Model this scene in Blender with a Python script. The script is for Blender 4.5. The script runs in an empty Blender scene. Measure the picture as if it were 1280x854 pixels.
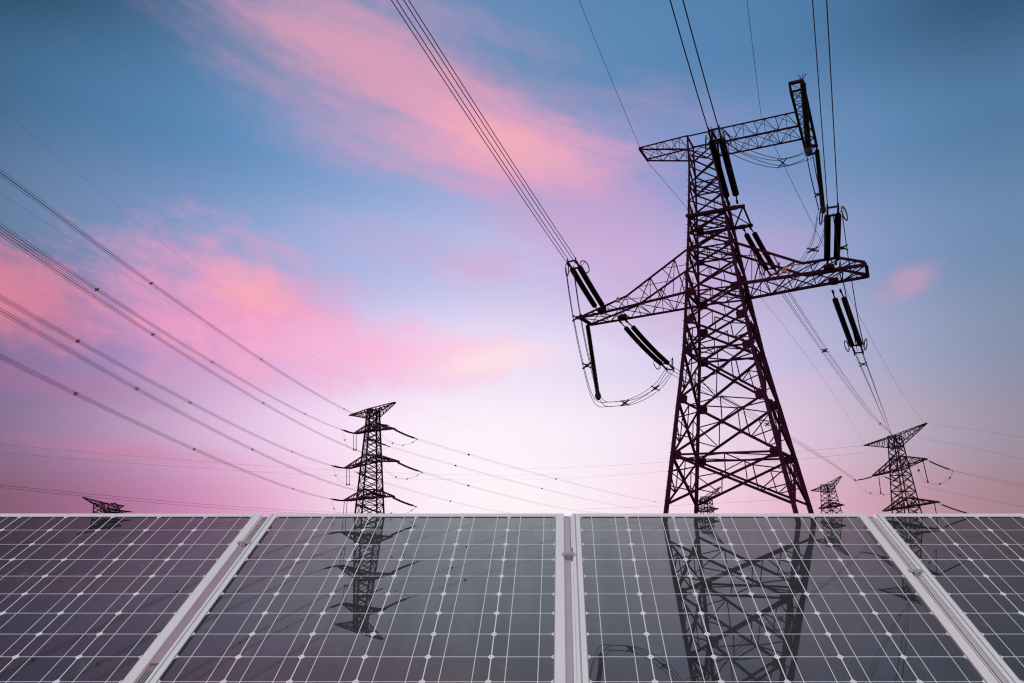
import bpy, math, random
from mathutils import Vector, Matrix
random.seed(7)
S = bpy.context.scene
COL = S.collection
R = math.radians

# ------------------------------------------------------------------ camera
CAM_H = 1.10                       # lens height above the water
FOC = 894.0                        # focal length in units of the photo's 1280 px width
CX, CY = 699.0, 427.0              # principal point of the photo
PITCH = math.atan(216 / FOC)
cd = bpy.data.cameras.new('camera')
cam = bpy.data.objects.new('camera', cd); COL.objects.link(cam)
cam.location = (0, 0, CAM_H); cam.rotation_euler = (math.pi / 2 + PITCH, 0, 0)
cd.sensor_width = 36; cd.lens = 36 * FOC / 1280; cd.shift_x = -(CX - 640) / 1280
cd.clip_start = 0.02; cd.clip_end = 60000
S.camera = cam
S.view_settings.view_transform = 'Standard'; S.view_settings.look = 'None'
S.view_settings.exposure = 0; S.view_settings.gamma = 1
S.cycles.transparent_max_bounces = 16; S.cycles.max_bounces = 8
S.cycles.filter_width = 1.2

# ------------------------------------------------------------------ world: dusk sky
SUN_AZ, SUN_EL = -58.0, 4.0
def lin(c):
    return tuple(((v / 255) / 12.92 if v / 255 <= .04045 else ((v / 255 + .055) / 1.055) ** 2.4) for v in c) + (1,)
W = bpy.data.worlds.new('World'); S.world = W; W.use_nodes = True
NT = W.node_tree; NT.nodes.clear()
def nd(t, typ, **kw):
    n = t.nodes.new(typ)
    for k, v in kw.items(): setattr(n, k, v)
    return n
def mth(t, op, a, b=None, c=None, clamp=False):
    n = t.nodes.new('ShaderNodeMath'); n.operation = op; n.use_clamp = clamp
    for i, v in enumerate((a, b, c)):
        if v is None: continue
        if isinstance(v, (int, float)): n.inputs[i].default_value = v
        else: t.links.new(v, n.inputs[i])
    return n.outputs[0]
def mixc(t, f, a, b):
    n = t.nodes.new('ShaderNodeMix'); n.data_type = 'RGBA'; n.clamp_factor = True
    for s, v in ((n.inputs[0], f), (n.inputs[6], a), (n.inputs[7], b)):
        if isinstance(v, (int, float)): s.default_value = v
        elif isinstance(v, tuple): s.default_value = v
        else: t.links.new(v, s)
    return n.outputs[2]
def sstep(t, v, a, b):
    n = t.nodes.new('ShaderNodeMapRange'); n.interpolation_type = 'SMOOTHSTEP'
    t.links.new(v, n.inputs[0]); n.inputs[1].default_value = a; n.inputs[2].default_value = b
    return n.outputs[0]
tc = nd(NT, 'ShaderNodeTexCoord'); sp = nd(NT, 'ShaderNodeSeparateXYZ')
NT.links.new(tc.outputs['Generated'], sp.inputs[0])
AZ = mth(NT, 'MULTIPLY', mth(NT, 'ARCTAN2', sp.outputs[0], sp.outputs[1]), 57.29578)
EL = mth(NT, 'MULTIPLY', mth(NT, 'ARCSINE', sp.outputs[2]), 57.29578)
FAC = mth(NT, 'MULTIPLY_ADD', AZ, .01, .5, clamp=True)
AZS = (-45, -38, -30, -22, -14, -6, 2, 10, 18, 26, 34)
SKY = [
 (0.5, [(66,50,82),(98,72,106),(176,112,160),(230,160,206),(255,234,249),(255,249,254),(255,242,250),(250,216,235),(234,184,206),(190,148,164),(154,122,134)]),
 (6,  [(84,72,114),(116,98,144),(190,152,192),(240,202,238),(255,236,253),(255,247,254),(251,239,252),(245,223,245),(227,200,224),(184,168,190),(144,136,154)]),
 (12, [(85,85,130),(120,106,158),(172,140,194),(220,180,226),(238,212,245),(245,231,251),(233,221,247),(221,209,239),(199,189,224),(158,166,200),(126,140,166)]),
 (19, [(80,102,138),(104,132,170),(128,152,200),(156,174,218),(180,190,234),(200,197,236),(206,191,233),(199,178,222),(172,172,214),(130,154,196),(106,137,172)]),
 (27, [(48,86,118),(74,118,160),(87,133,180),(110,152,201),(138,166,213),(162,170,217),(157,162,212),(138,154,206),(120,149,197),(99,140,184),(82,121,160)]),
 (35, [(20,48,68),(38,74,102),(84,124,166),(100,143,187),(110,145,190),(110,145,190),(98,141,184),(89,135,182),(85,130,176),(74,116,158),(48,82,114)]),
 (50, [(20,48,68),(26,58,82),(60,105,145),(70,115,155),(75,120,160),(75,120,160),(70,115,155),(65,110,150),(60,105,145),(46,84,116),(28,56,80)]),
]
cur = None; prev = None
for el, cols in SKY:
    r = nd(NT, 'ShaderNodeValToRGB'); r.color_ramp.interpolation = 'B_SPLINE'
    e = r.color_ramp.elements
    while len(e) < len(cols): e.new(.5)
    for i, (a, c) in enumerate(zip(AZS, cols)):
        e[i].position = (a + 50) / 100; e[i].color = lin(c)
    NT.links.new(FAC, r.inputs[0])
    cur = r.outputs[0] if cur is None else mixc(NT, sstep(NT, EL, prev, el), cur, r.outputs[0])
    prev = el
# clouds: soft elongated patches broken up by stretched noise
mp = nd(NT, 'ShaderNodeCombineXYZ')
NT.links.new(mth(NT, 'MULTIPLY', AZ, .045), mp.inputs[0]); NT.links.new(mth(NT, 'MULTIPLY_ADD', AZ, .035, mth(NT, 'MULTIPLY', EL, .17)), mp.inputs[1])
nz = nd(NT, 'ShaderNodeTexNoise'); nz.inputs['Scale'].default_value = 1.0; nz.inputs['Detail'].default_value = 7; nz.inputs['Roughness'].default_value = .58; nz.inputs['Distortion'].default_value = .5
NT.links.new(mp.outputs[0], nz.inputs['Vector'])
mp2 = nd(NT, 'ShaderNodeCombineXYZ')
NT.links.new(mth(NT, 'MULTIPLY_ADD', AZ, .055, mth(NT, 'MULTIPLY', EL, -.015)), mp2.inputs[0]); NT.links.new(mth(NT, 'MULTIPLY_ADD', AZ, .115, mth(NT, 'MULTIPLY', EL, .52)), mp2.inputs[1])
nz2 = nd(NT, 'ShaderNodeTexNoise'); nz2.inputs['Scale'].default_value = 1.0; nz2.inputs['Detail'].default_value = 8; nz2.inputs['Roughness'].default_value = .62; nz2.inputs['Distortion'].default_value = .35
NT.links.new(mp2.outputs[0], nz2.inputs['Vector'])
mp3 = nd(NT, 'ShaderNodeCombineXYZ')
NT.links.new(mth(NT, 'MULTIPLY', AZ, .36), mp3.inputs[0]); NT.links.new(mth(NT, 'MULTIPLY_ADD', AZ, .08, mth(NT, 'MULTIPLY', EL, .62)), mp3.inputs[1])
nz3 = nd(NT, 'ShaderNodeTexNoise'); nz3.inputs['Scale'].default_value = 1.0; nz3.inputs['Detail'].default_value = 8; nz3.inputs['Roughness'].default_value = .65; nz3.inputs['Distortion'].default_value = .25
NT.links.new(mp3.outputs[0], nz3.inputs['Vector'])
NZB = mth(NT, 'ADD', mth(NT, 'MULTIPLY', mth(NT, 'SUBTRACT', nz2.outputs[0], .5), 1.25), mth(NT, 'MULTIPLY', mth(NT, 'SUBTRACT', nz3.outputs[0], .5), .75))
NZA = mth(NT, 'MULTIPLY', mth(NT, 'SUBTRACT', nz.outputs[0], .5), 1.2)
NZ_STREAK = mth(NT, 'ADD', NZA, mth(NT, 'MULTIPLY', NZB, .62))
NZ_PUFF = mth(NT, 'ADD', NZA, mth(NT, 'ADD', mth(NT, 'MULTIPLY', mth(NT, 'SUBTRACT', nz3.outputs[0], .5), 1.05), mth(NT, 'MULTIPLY', mth(NT, 'SUBTRACT', nz2.outputs[0], .5), .55)))
# az, el, half length, half thickness, tilt (deg, + rises to the right), colour, strength
CLOUDS = [
 (-12, 32, 25, 7.5, -9, (228,160,190), .62),
 (-5.5, 29.5, 12.5, 5.0, -16, (240,166,194), .95),
 (-4, 28.6, 9, 2.6, -18, (248,180,186), .70),
 (-18, 34.5, 12, 3.6, -8, (222,160,186), .70),
 (2, 23.5, 12, 6.0, -14, (212,162,208), .55),
 (-25, 14.6, 13, 6.0, -9, (246,158,198), .90),
 (-24.5, 16.2, 5.0, 2.6, -12, (255,174,182), .65),
 (-16, 12.2, 13, 3.2, -4, (252,182,218), .80),
 (-8, 12.0, 9, 2.3, 6, (255,206,230), .75),
 (-5.5, 11.9, 6.5, 1.5, 10, (255,230,232), .75),
 (-39.5, 14, 7, 3.6, -10, (226,130,156), .85),
 (-31, 4.2, 8, 1.1, -4, (214,118,162), .45),
 (-36, 8.2, 8, 1.4, -5, (176,112,160), .35),
 (-7, 19.2, 4.5, 2.3, 4, (226,176,217), .55),
 (11, 16.5, 10, 5.5, -5, (208,168,212), .38),
 (17, 19.5, 4.5, 2.2, 5, (196,160,206), .50),
 (27.4, 16.6, 3.0, 1.5, 16, (204,156,186), .62),
 (-12, 20.5, 11, 2.4, -6, (190,170,212), .45),
 (18, 9.8, 7, 1.6, 0, (232,190,214), .25),
]
for az, el, a, b, tilt, c, k in CLOUDS:
    ct, st = math.cos(R(tilt)), math.sin(R(tilt))
    dx = mth(NT, 'SUBTRACT', AZ, az); dy = mth(NT, 'SUBTRACT', EL, el)
    u = mth(NT, 'ADD', mth(NT, 'MULTIPLY', dx, ct / a), mth(NT, 'MULTIPLY', dy, st / a))
    v = mth(NT, 'SUBTRACT', mth(NT, 'MULTIPLY', dy, ct / b), mth(NT, 'MULTIPLY', dx, st / b))
    m = mth(NT, 'SUBTRACT', 1.0, mth(NT, 'SQRT', mth(NT, 'ADD', mth(NT, 'MULTIPLY', u, u), mth(NT, 'MULTIPLY', v, v))))
    m = sstep(NT, mth(NT, 'ADD', m, NZ_STREAK if el > 21 else NZ_PUFF), -.12, .95)
    cur = mixc(NT, mth(NT, 'MULTIPLY', m, k), cur, lin(c))
# away from the view: sky made brighter behind and overhead to light the panel frames
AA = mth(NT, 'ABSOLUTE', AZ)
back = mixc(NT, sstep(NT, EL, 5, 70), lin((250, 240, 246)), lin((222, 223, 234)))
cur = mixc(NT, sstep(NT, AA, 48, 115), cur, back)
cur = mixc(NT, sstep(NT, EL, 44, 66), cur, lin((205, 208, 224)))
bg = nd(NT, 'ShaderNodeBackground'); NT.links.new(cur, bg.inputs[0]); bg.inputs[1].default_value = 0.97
nish = nd(NT, 'ShaderNodeTexSky', sky_type='NISHITA'); nish.sun_disc = False
nish.sun_elevation = R(SUN_EL); nish.sun_rotation = R(SUN_AZ)
bg2 = nd(NT, 'ShaderNodeBackground'); NT.links.new(nish.outputs[0], bg2.inputs[0]); bg2.inputs[1].default_value = 0.004
ad = nd(NT, 'ShaderNodeAddShader'); NT.links.new(bg.outputs[0], ad.inputs[0]); NT.links.new(bg2.outputs[0], ad.inputs[1])
wo = nd(NT, 'ShaderNodeOutputWorld'); NT.links.new(ad.outputs[0], wo.inputs[0])
sl = bpy.data.lights.new('sun', 'SUN'); sl.energy = 2.0; sl.angle = R(.5); sl.color = (1, .55, .62)
so = bpy.data.objects.new('sun', sl); COL.objects.link(so)
sd = Vector((math.sin(R(SUN_AZ)) * math.cos(R(SUN_EL)), math.cos(R(SUN_AZ)) * math.cos(R(SUN_EL)), math.sin(R(SUN_EL))))
so.rotation_euler = sd.to_track_quat('Z', 'Y').to_euler(); so.location = (-60, 40, 30)

# ------------------------------------------------------------------ materials
def mat(name, base, rough=.6, metal=0., var=.25, scale=3., spec=.4):
    m = bpy.data.materials.new(name); m.use_nodes = True; t = m.node_tree
    p = t.nodes['Principled BSDF']
    n = nd(t, 'ShaderNodeTexNoise'); n.inputs['Scale'].default_value = scale; n.inputs['Detail'].default_value = 5
    g = nd(t, 'ShaderNodeTexCoord'); t.links.new(g.outputs['Object'], n.inputs['Vector'])
    lo = tuple(v * (1 - var) for v in base) + (1,); hi = tuple(min(1, v * (1 + var)) for v in base) + (1,)
    t.links.new(mixc(t, n.outputs[0], lo, hi), p.inputs['Base Color'])
    p.inputs['Roughness'].default_value = rough; p.inputs['Metallic'].default_value = metal
    p.inputs['Specular IOR Level'].default_value = spec
    return m
M_STEEL = mat('weathered_steel', (.042, .007, .022), .75, 0, .5, 1.3, .05)
M_STEEL_FAR = mat('distant_steel', (.026, .008, .016), .8, 0, .3, .4, .1)
M_WIRE = mat('aluminium_cable', (.030, .018, .024), .7, 0, .2, 2, .1)
M_INS = mat('glazed_insulator', (.006, .004, .005), .6, 0, .3, 3, .05)
M_HW = mat('line_fittings', (.025, .016, .02), .7, 0, .3, 4, .1)
M_CONC = mat('concrete', (.30, .28, .27), .9, 0, .3, 1.2)
M_LAMP = mat('orange_lamp_glass', (.55, .12, .04), .4, 0, .2, 8)
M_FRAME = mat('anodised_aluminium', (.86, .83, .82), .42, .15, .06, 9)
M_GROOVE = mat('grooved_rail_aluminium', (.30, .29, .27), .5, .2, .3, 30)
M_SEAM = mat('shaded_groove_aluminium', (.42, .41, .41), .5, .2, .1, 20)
M_STRIP = mat('lavender_cover_strip', (.50, .47, .50), .5, .1, .1, 12)
M_PINK = mat('pink_grey_cover_strip', (.42, .31, .37), .5, .1, .15, 12)
M_BOLT = mat('clamp_steel', (.42, .41, .42), .45, .3, .2, 30)

def water_mat():
    m = bpy.data.materials.new('added_mirror_water'); m.use_nodes = True; t = m.node_tree
    p = t.nodes['Principled BSDF']
    n = nd(t, 'ShaderNodeTexNoise'); n.inputs['Scale'].default_value = .02; n.inputs['Detail'].default_value = 4
    g = nd(t, 'ShaderNodeTexCoord'); t.links.new(g.outputs['Object'], n.inputs['Vector'])
    t.links.new(mixc(t, n.outputs[0], (.03, .03, .036, 1), (.05, .045, .055, 1)), p.inputs['Base Color'])
    p.inputs['Roughness'].default_value = 0.0; p.inputs['IOR'].default_value = 1.5; p.inputs['Specular IOR Level'].default_value = .8
    return m
M_WATER = water_mat()

CELL_W, ROW_H = .1563, .083
def cell_mat():
    m = bpy.data.materials.new('solar_cells_under_glass'); m.use_nodes = True; t = m.node_tree
    t.nodes.clear()
    g = nd(t, 'ShaderNodeTexCoord'); s = nd(t, 'ShaderNodeSeparateXYZ'); t.links.new(g.outputs['Object'], s.inputs[0])
    u = mth(t, 'DIVIDE', s.outputs[0], CELL_W); v = mth(t, 'DIVIDE', s.outputs[1], ROW_H)
    fu = mth(t, 'SUBTRACT', u, mth(t, 'FLOOR', u)); fv = mth(t, 'SUBTRACT', v, mth(t, 'FLOOR', v))
    du = mth(t, 'MULTIPLY', mth(t, 'SUBTRACT', .5, mth(t, 'ABSOLUTE', mth(t, 'SUBTRACT', fu, .5))), CELL_W)
    dv = mth(t, 'MULTIPLY', mth(t, 'SUBTRACT', .5, mth(t, 'ABSOLUTE', mth(t, 'SUBTRACT', fv, .5))), ROW_H)
    db = mth(t, 'MULTIPLY', mth(t, 'ABSOLUTE', mth(t, 'SUBTRACT', mth(t, 'ABSOLUTE', mth(t, 'SUBTRACT', fu, .5)), .25)), CELL_W)
    gu = mth(t, 'LESS_THAN', du, .0014); gv = mth(t, 'LESS_THAN', dv, .00095)
    dia = mth(t, 'LESS_THAN', mth(t, 'ADD', du, mth(t, 'MULTIPLY', dv, 1.0)), .0098)
    bus = mth(t, 'LESS_THAN', db, .00105)
    gap = mth(t, 'MAXIMUM', mth(t, 'MAXIMUM', gu, gv), dia)
    # one slightly different tone per cell
    cb = nd(t, 'ShaderNodeCombineXYZ'); t.links.new(mth(t, 'FLOOR', u), cb.inputs[0]); t.links.new(mth(t, 'FLOOR', v), cb.inputs[1])
    wn = nd(t, 'ShaderNodeTexWhiteNoise'); wn.noise_dimensions = '3D'; t.links.new(cb.outputs[0], wn.inputs['Vector'])
    dn = nd(t, 'ShaderNodeTexNoise'); dn.inputs['Scale'].default_value = 14; dn.inputs['Detail'].default_value = 6; t.links.new(g.outputs['Object'], dn.inputs['Vector'])
    # cell: dark silicon film one can partly see through
    pr = nd(t, 'ShaderNodeBsdfPrincipled')
    cc = mixc(t, wn.outputs['Value'], (.011, .013, .016, 1), (.023, .025, .029, 1))
    cc = mixc(t, sstep(t, dn.outputs[0], .58, .85), cc, (.10, .10, .10, 1))
    t.links.new(cc, pr.inputs['Base Color']); pr.inputs['Roughness'].default_value = .10; pr.inputs['Specular IOR Level'].default_value = .18
    tr = nd(t, 'ShaderNodeBsdfTransparent'); tr.inputs[0].default_value = (.76, .92, .95, 1)
    # wipe marks, rain streaks and a few specks vary how clear the glass is
    sv_ = nd(t, 'ShaderNodeMapping'); sv_.inputs['Scale'].default_value = (16, 2.2, 1); t.links.new(g.outputs['Object'], sv_.inputs[0])
    oi = nd(t, 'ShaderNodeObjectInfo'); t.links.new(oi.outputs['Random'], sv_.inputs['Location'])
    sn = nd(t, 'ShaderNodeTexNoise'); sn.inputs['Scale'].default_value = 1; sn.inputs['Detail'].default_value = 6; sn.inputs['Roughness'].default_value = .6; t.links.new(sv_.outputs[0], sn.inputs['Vector'])
    vo = nd(t, 'ShaderNodeTexVoronoi'); vo.inputs['Scale'].default_value = 13; t.links.new(g.outputs['Object'], vo.inputs['Vector'])
    vs = nd(t, 'ShaderNodeSeparateColor'); t.links.new(vo.outputs['Color'], vs.inputs[0])
    speck = mth(t, 'LESS_THAN', vo.outputs['Distance'], mth(t, 'MULTIPLY', mth(t, 'SUBTRACT', vs.outputs[0], .80), .16))
    edge = mth(t, 'MULTIPLY', sstep(t, s.outputs[1], .10, .0), .10)
    fac = mth(t, 'ADD', mth(t, 'MULTIPLY_ADD', mth(t, 'SUBTRACT', sn.outputs[0], .5), .16, .735), mth(t, 'MULTIPLY', mth(t, 'SUBTRACT', wn.outputs['Value'], .5), .022))
    fac = mth(t, 'ADD', fac, edge, clamp=True)
    fac = mth(t, 'MAXIMUM', fac, mth(t, 'MULTIPLY', speck, .93))
    t.links.new(mixc(t, speck, cc, (.20, .19, .18, 1)), pr.inputs['Base Color'])
    mx = nd(t, 'ShaderNodeMixShader'); t.links.new(fac, mx.inputs[0])
    t.links.new(tr.outputs[0], mx.inputs[1]); t.links.new(pr.outputs[0], mx.inputs[2])
    # gaps show the white laminate, busbars bright ribbon
    wh = nd(t, 'ShaderNodeBsdfPrincipled'); wh.inputs['Roughness'].default_value = .3
    t.links.new(mixc(t, dn.outputs[0], (.74, .72, .72, 1), (.90, .88, .88, 1)), wh.inputs['Base Color'])
    bb = nd(t, 'ShaderNodeBsdfPrincipled'); bb.inputs['Roughness'].default_value = .4
    t.links.new(mixc(t, dn.outputs[0], (.62, .60, .61, 1), (.86, .84, .85, 1)), bb.inputs['Base Color'])
    m1 = nd(t, 'ShaderNodeMixShader'); t.links.new(bus, m1.inputs[0]); t.links.new(mx.outputs[0], m1.inputs[1]); t.links.new(bb.outputs[0], m1.inputs[2])
    m2 = nd(t, 'ShaderNodeMixShader'); t.links.new(gap, m2.inputs[0]); t.links.new(m1.outputs[0], m2.inputs[1]); t.links.new(wh.outputs[0], m2.inputs[2])
    o = nd(t, 'ShaderNodeOutputMaterial'); t.links.new(m2.outputs[0], o.inputs[0])
    return m
M_CELL = cell_mat()

# ------------------------------------------------------------------ helpers
def tag(o, label=None, cat=None, group=None, kind=None):
    if label: o['label'] = label
    if cat: o['category'] = cat
    if group: o['group'] = group
    if kind: o['kind'] = kind
    return o
def empty(name, loc, label, cat, group=None):
    o = bpy.data.objects.new(name, None); COL.objects.link(o); o.location = loc
    o.empty_display_size = .3
    return tag(o, label, cat, group)
class MB:
    def __init__(s): s.v = []; s.f = []
    def add(s, vs, fs):
        b = len(s.v); s.v += [tuple(x) for x in vs]; s.f += [tuple(b + i for i in q) for q in fs]
    def frame(s, p, q):
        d = (q - p).normalized(); a = Vector((0, 0, 1)) if abs(d.z) < .95 else Vector((0, 1, 0))
        x = d.cross(a).normalized(); return d, x, x.cross(d)
    def angle(s, p, q, w, t=None, flip=1):       # L-section steel angle
        p = Vector(p); q = Vector(q)
        if (q - p).length < 1e-5: return
        t = t or w * .22
        d, x, y = s.frame(p, q); x = x * flip
        pr = [(0, 0), (w, 0), (w, t), (t, t), (t, w), (0, w)]
        vs = [p + x * (a - w * .35) + y * (b - w * .35) for a, b in pr] + [q + x * (a - w * .35) + y * (b - w * .35) for a, b in pr]
        fs = [(i, (i + 1) % 6, 6 + (i + 1) % 6, 6 + i) for i in range(6)] + [(0, 3, 2, 1), (0, 5, 4, 3), (6, 7, 8, 9), (6, 9, 10, 11)]
        s.add(vs, fs)
    def bar(s, p, q, w, h=None):
        p = Vector(p); q = Vector(q); h = h or w
        d, x, y = s.frame(p, q)
        o = [(-.5, -.5), (.5, -.5), (.5, .5), (-.5, .5)]
        vs = [r + x * a * w + y * b * h for r in (p, q) for a, b in o]
        s.add(vs, [(0, 1, 5, 4), (1, 2, 6, 5), (2, 3, 7, 6), (3, 0, 4, 7), (0, 3, 2, 1), (4, 5, 6, 7)])
    def box(s, lo, hi):
        x0, y0, z0 = lo; x1, y1, z1 = hi
        vs = [(x0, y0, z0), (x1, y0, z0), (x1, y1, z0), (x0, y1, z0), (x0, y0, z1), (x1, y0, z1), (x1, y1, z1), (x0, y1, z1)]
        s.add(vs, [(0, 3, 2, 1), (4, 5, 6, 7), (0, 1, 5, 4), (1, 2, 6, 5), (2, 3, 7, 6), (3, 0, 4, 7)])
    def tube(s, pts, r, n=5, cap=True):
        pts = [Vector(p) for p in pts]; m = len(pts); vs = []
        for i, p in enumerate(pts):
            d = (pts[min(i + 1, m - 1)] - pts[max(i - 1, 0)]).normalized()
            a = Vector((0, 0, 1)) if abs(d.z) < .95 else Vector((0, 1, 0))
            x = d.cross(a).normalized(); y = x.cross(d); rr = r[i] if isinstance(r, list) else r
            vs += [p + (x * math.cos(2 * math.pi * k / n) + y * math.sin(2 * math.pi * k / n)) * rr for k in range(n)]
        fs = [(i * n + k, i * n + (k + 1) % n, (i + 1) * n + (k + 1) % n, (i + 1) * n + k) for i in range(m - 1) for k in range(n)]
        if cap: fs += [tuple(range(n - 1, -1, -1)), tuple((m - 1) * n + k for k in range(n))]
        s.add(vs, fs)
    def ring(s, c, ax, rad, r, n=18, sq=1.0):
        c = Vector(c); d, x, y = s.frame(c, c + Vector(ax))
        pts = [c + x * math.cos(2 * math.pi * k / n) * rad + y * math.sin(2 * math.pi * k / n) * rad * sq for k in range(n + 1)]
        s.tube(pts, r, 5, False)
    def plate(s, c, nrm, up, w, h, t):           # chamfered gusset plate
        c = Vector(c); nrm = Vector(nrm).normalized(); up = Vector(up).normalized(); sx = up.cross(nrm).normalized()
        o = [(-.5, -.3), (-.3, -.5), (.3, -.5), (.5, -.3), (.5, .3), (.3, .5), (-.3, .5), (-.5, .3)]
        vs = [c + sx * a * w + up * b * h + nrm * k * t for k in (-.5, .5) for a, b in o]
        s.add(vs, [tuple(range(7, -1, -1)), tuple(range(8, 16))] + [(i, (i + 1) % 8, 8 + (i + 1) % 8, 8 + i) for i in range(8)])
    def build(s, name, m, parent=None, smooth=False, loc=None):
        me = bpy.data.meshes.new(name)
        org = Vector(loc) if loc is not None else (Vector(parent.location) if parent and parent.parent is None else Vector((0, 0, 0)))
        if parent and parent.parent is not None: org = Vector(parent.parent.location)
        me.from_pydata([tuple(Vector(v) - org) for v in s.v], [], s.f); me.materials.append(m)
        if smooth: me.polygons.foreach_set('use_smooth', [True] * len(me.polygons))
        me.update(); o = bpy.data.objects.new(name, me); COL.objects.link(o)
        if parent: o.parent = parent
        elif loc is not None: o.location = loc
        return o
def ray(x, y):
    a = x - CX; b = CY - y; c, s = math.cos(PITCH), math.sin(PITCH)
    return Vector((a, FOC * c - b * s, FOC * s + b * c))
def at(x, y, Y):                                   # the point at ground distance Y on the sight line through (x, y)
    d = ray(x, y); return Vector((0, 0, CAM_H)) + d * (Y / d.y)
def spline(pts, n=8):
    pts = [Vector(p) for p in pts]; out = []
    P = [pts[0] * 2 - pts[1]] + pts + [pts[-1] * 2 - pts[-2]]
    for i in range(1, len(P) - 2):
        for k in range(n):
            t = k / n; a, b, c, d = P[i - 1], P[i], P[i + 1], P[i + 2]
            out.append(.5 * (2 * b + (c - a) * t + (2 * a - 5 * b + 4 * c - d) * t * t + (3 * b - a - 3 * c + d) * t ** 3))
    out.append(pts[-1]); return out

# ------------------------------------------------------------------ added mirror surface, put in for the pylon reflections seen through the cells
wb = MB(); n = 48
wb.add([(0, 3000, 0)] + [(14000 * math.cos(2 * math.pi * k / n), 3000 + 14000 * math.sin(2 * math.pi * k / n), 0) for k in range(n)],
       [(0, 1 + k, 1 + (k + 1) % n) for k in range(n)])
tag(wb.build('added_water', M_WATER), kind='structure')
mud = MB()
mud.add([(0, 3000, -1.2)] + [(14100 * math.cos(2 * math.pi * k / n), 3000 + 14100 * math.sin(2 * math.pi * k / n), -1.2) for k in range(n)],
        [(0, 1 + k, 1 + (k + 1) % n) for k in range(n)])
tag(mud.build('ground', mat('wet_ground', (.10, .085, .07), .9, 0, .4, .05)), kind='structure')

# ------------------------------------------------------------------ big strain tower
BW = 18.0; PHI = R(-24.7)
E1 = Vector((math.cos(PHI), math.sin(PHI), 0)); E2 = Vector((-math.sin(PHI), math.cos(PHI), 0)); EZ = Vector((0, 0, 1))
BC = Vector((1.4777 * BW, 5.965 * BW, 0))
def L(u, v, z): return BC + E1 * u + E2 * v + EZ * z
def LI(x, y, v):                                    # point of the tower's plane v on the sight line through (x, y)
    d = ray(x, y); o = Vector((0, 0, CAM_H))
    return o + d * ((v - (o - BC).dot(E2)) / d.dot(E2))
HW = [(-1.3, 9.2), (0, 9.0), (8, 7.75), (17, 6.35), (25, 5.1), (34, 4.15), (44, 3.2), (56, 2.2), (63, 2.0)]
def hw(z):
    for (a, p), (b, q) in zip(HW, HW[1:]):
        if z <= b: return p + (q - p) * (z - a) / (b - a)
    return HW[-1][1]
def B(su, sv, z): return L(-2.7 * z / 58 + su * hw(z), sv * hw(z), z)
tower = empty('transmission_tower', BC, 'tallest black steel lattice pylon, right of centre, with wide lower crossarms and thick insulator strings', 'pylon', 'pylons standing behind the solar panels')
LV = [-1.2, 2.4, 9.4, 17.6, 25.2, 30.0, 34.6, 38.2, 41.8, 44.6, 47.3, 50.4, 53.4, 56.6, 59.7, 62.2]
SG = [(-1, -1), (1, -1), (1, 1), (-1, 1)]
def gw(z): return .62 - .006 * z
for su, sv in SG:
    m = MB()
    for a, b in zip(LV, LV[1:]):
        m.angle(B(su, sv, a), B(su, sv, b), gw(a), gw(a) * .3, flip=-su * sv)
    for k in range(40):                              # climbing bolts
        z = 3 + k * 1.35; p = B(su, sv, z)
        m.bar(p, p + E1 * su * .42, .06)
    leg = m.build('leg', M_STEEL, tower)
    for z in (9.4, 17.6, 25.2, 30.0, 34.6, 41.8, 47.3):
        g = MB(); w = 1.45 if z < 40 else 1.1
        ax = B(su, sv, z + 1) - B(su, sv, z)
        g.plate(B(su, sv, z) - E1 * su * w * .45 + E2 * sv * .05, E2, ax, w, w * .95, .08)
        g.plate(B(su, sv, z) - E2 * sv * w * .45 + E1 * su * .05, E1, ax, w, w * .95, .08)
        g.build('gusset_plate', M_STEEL, leg)
    f = MB(); p = B(su, sv, 0); w = 1.1
    f.add([(p.x + a * w * k, p.y + b * w * k, z) for z, k in ((-1.2, 1.3), (-.3, 1), (-.1, .8)) for a, b in ((-1, -1), (1, -1), (1, 1), (-1, 1))],
          [(i + 4 * j, (i + 1) % 4 + 4 * j, (i + 1) % 4 + 4 * j + 4, i + 4 * j + 4) for j in (0, 1) for i in range(4)] + [(8, 9, 10, 11), (3, 2, 1, 0)])
    f.build('footing', M_CONC, tower)
br = MB()
for k in range(4):
    (a, b), (c, d) = SG[k], SG[(k + 1) % 4]
    for j in range(1, len(LV) - 2):
        z0, z1 = LV[j], LV[j + 1]
        w = .36 if z0 < 26 else (.29 if z0 < 45 else .22)
        p0, q0, p1, q1 = B(a, b, z0), B(c, d, z0), B(a, b, z1), B(c, d, z1)
        br.angle(p0, q1, w); br.angle(q0, p1, w, flip=-1)
        x = (p0 + q0 + p1 + q1) / 4
        s = w * .45
        if z0 < 26:                                  # redundant members
            h0, h1 = p0.lerp(x, .5), q0.lerp(x, .5); g0, g1 = p1.lerp(x, .5), q1.lerp(x, .5)
            br.angle(h0, p0.lerp(p1, .38), s); br.angle(h1, q0.lerp(q1, .38), s)
            br.angle(g0, p0.lerp(p1, .66), s); br.angle(g1, q0.lerp(q1, .66), s)
            br.angle(h0, g0, s); br.angle(h1, g1, s)
            br.angle(h0, p0.lerp(p1, .66), s); br.angle(h1, q0.lerp(q1, .66), s)
            br.angle(x, (p1 + q1) / 2, s); br.angle(g1, (p1 + q1) / 2, s)
        elif z0 < 50:
            h0, h1 = p0.lerp(x, .5), q0.lerp(x, .5); k0, k1 = p1.lerp(x, .5), q1.lerp(x, .5)
            br.angle(h0, k0, s); br.angle(h1, k1, s); br.angle(h0, p0.lerp(p1, .5), s); br.angle(k1, q0.lerp(q1, .5), s)
            br.angle(x, (p1 + q1) / 2, s)
        if j in (2, 4, 6, 8, 10, 12, 14):
            br.angle(p0, q0, w * .85)
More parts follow.
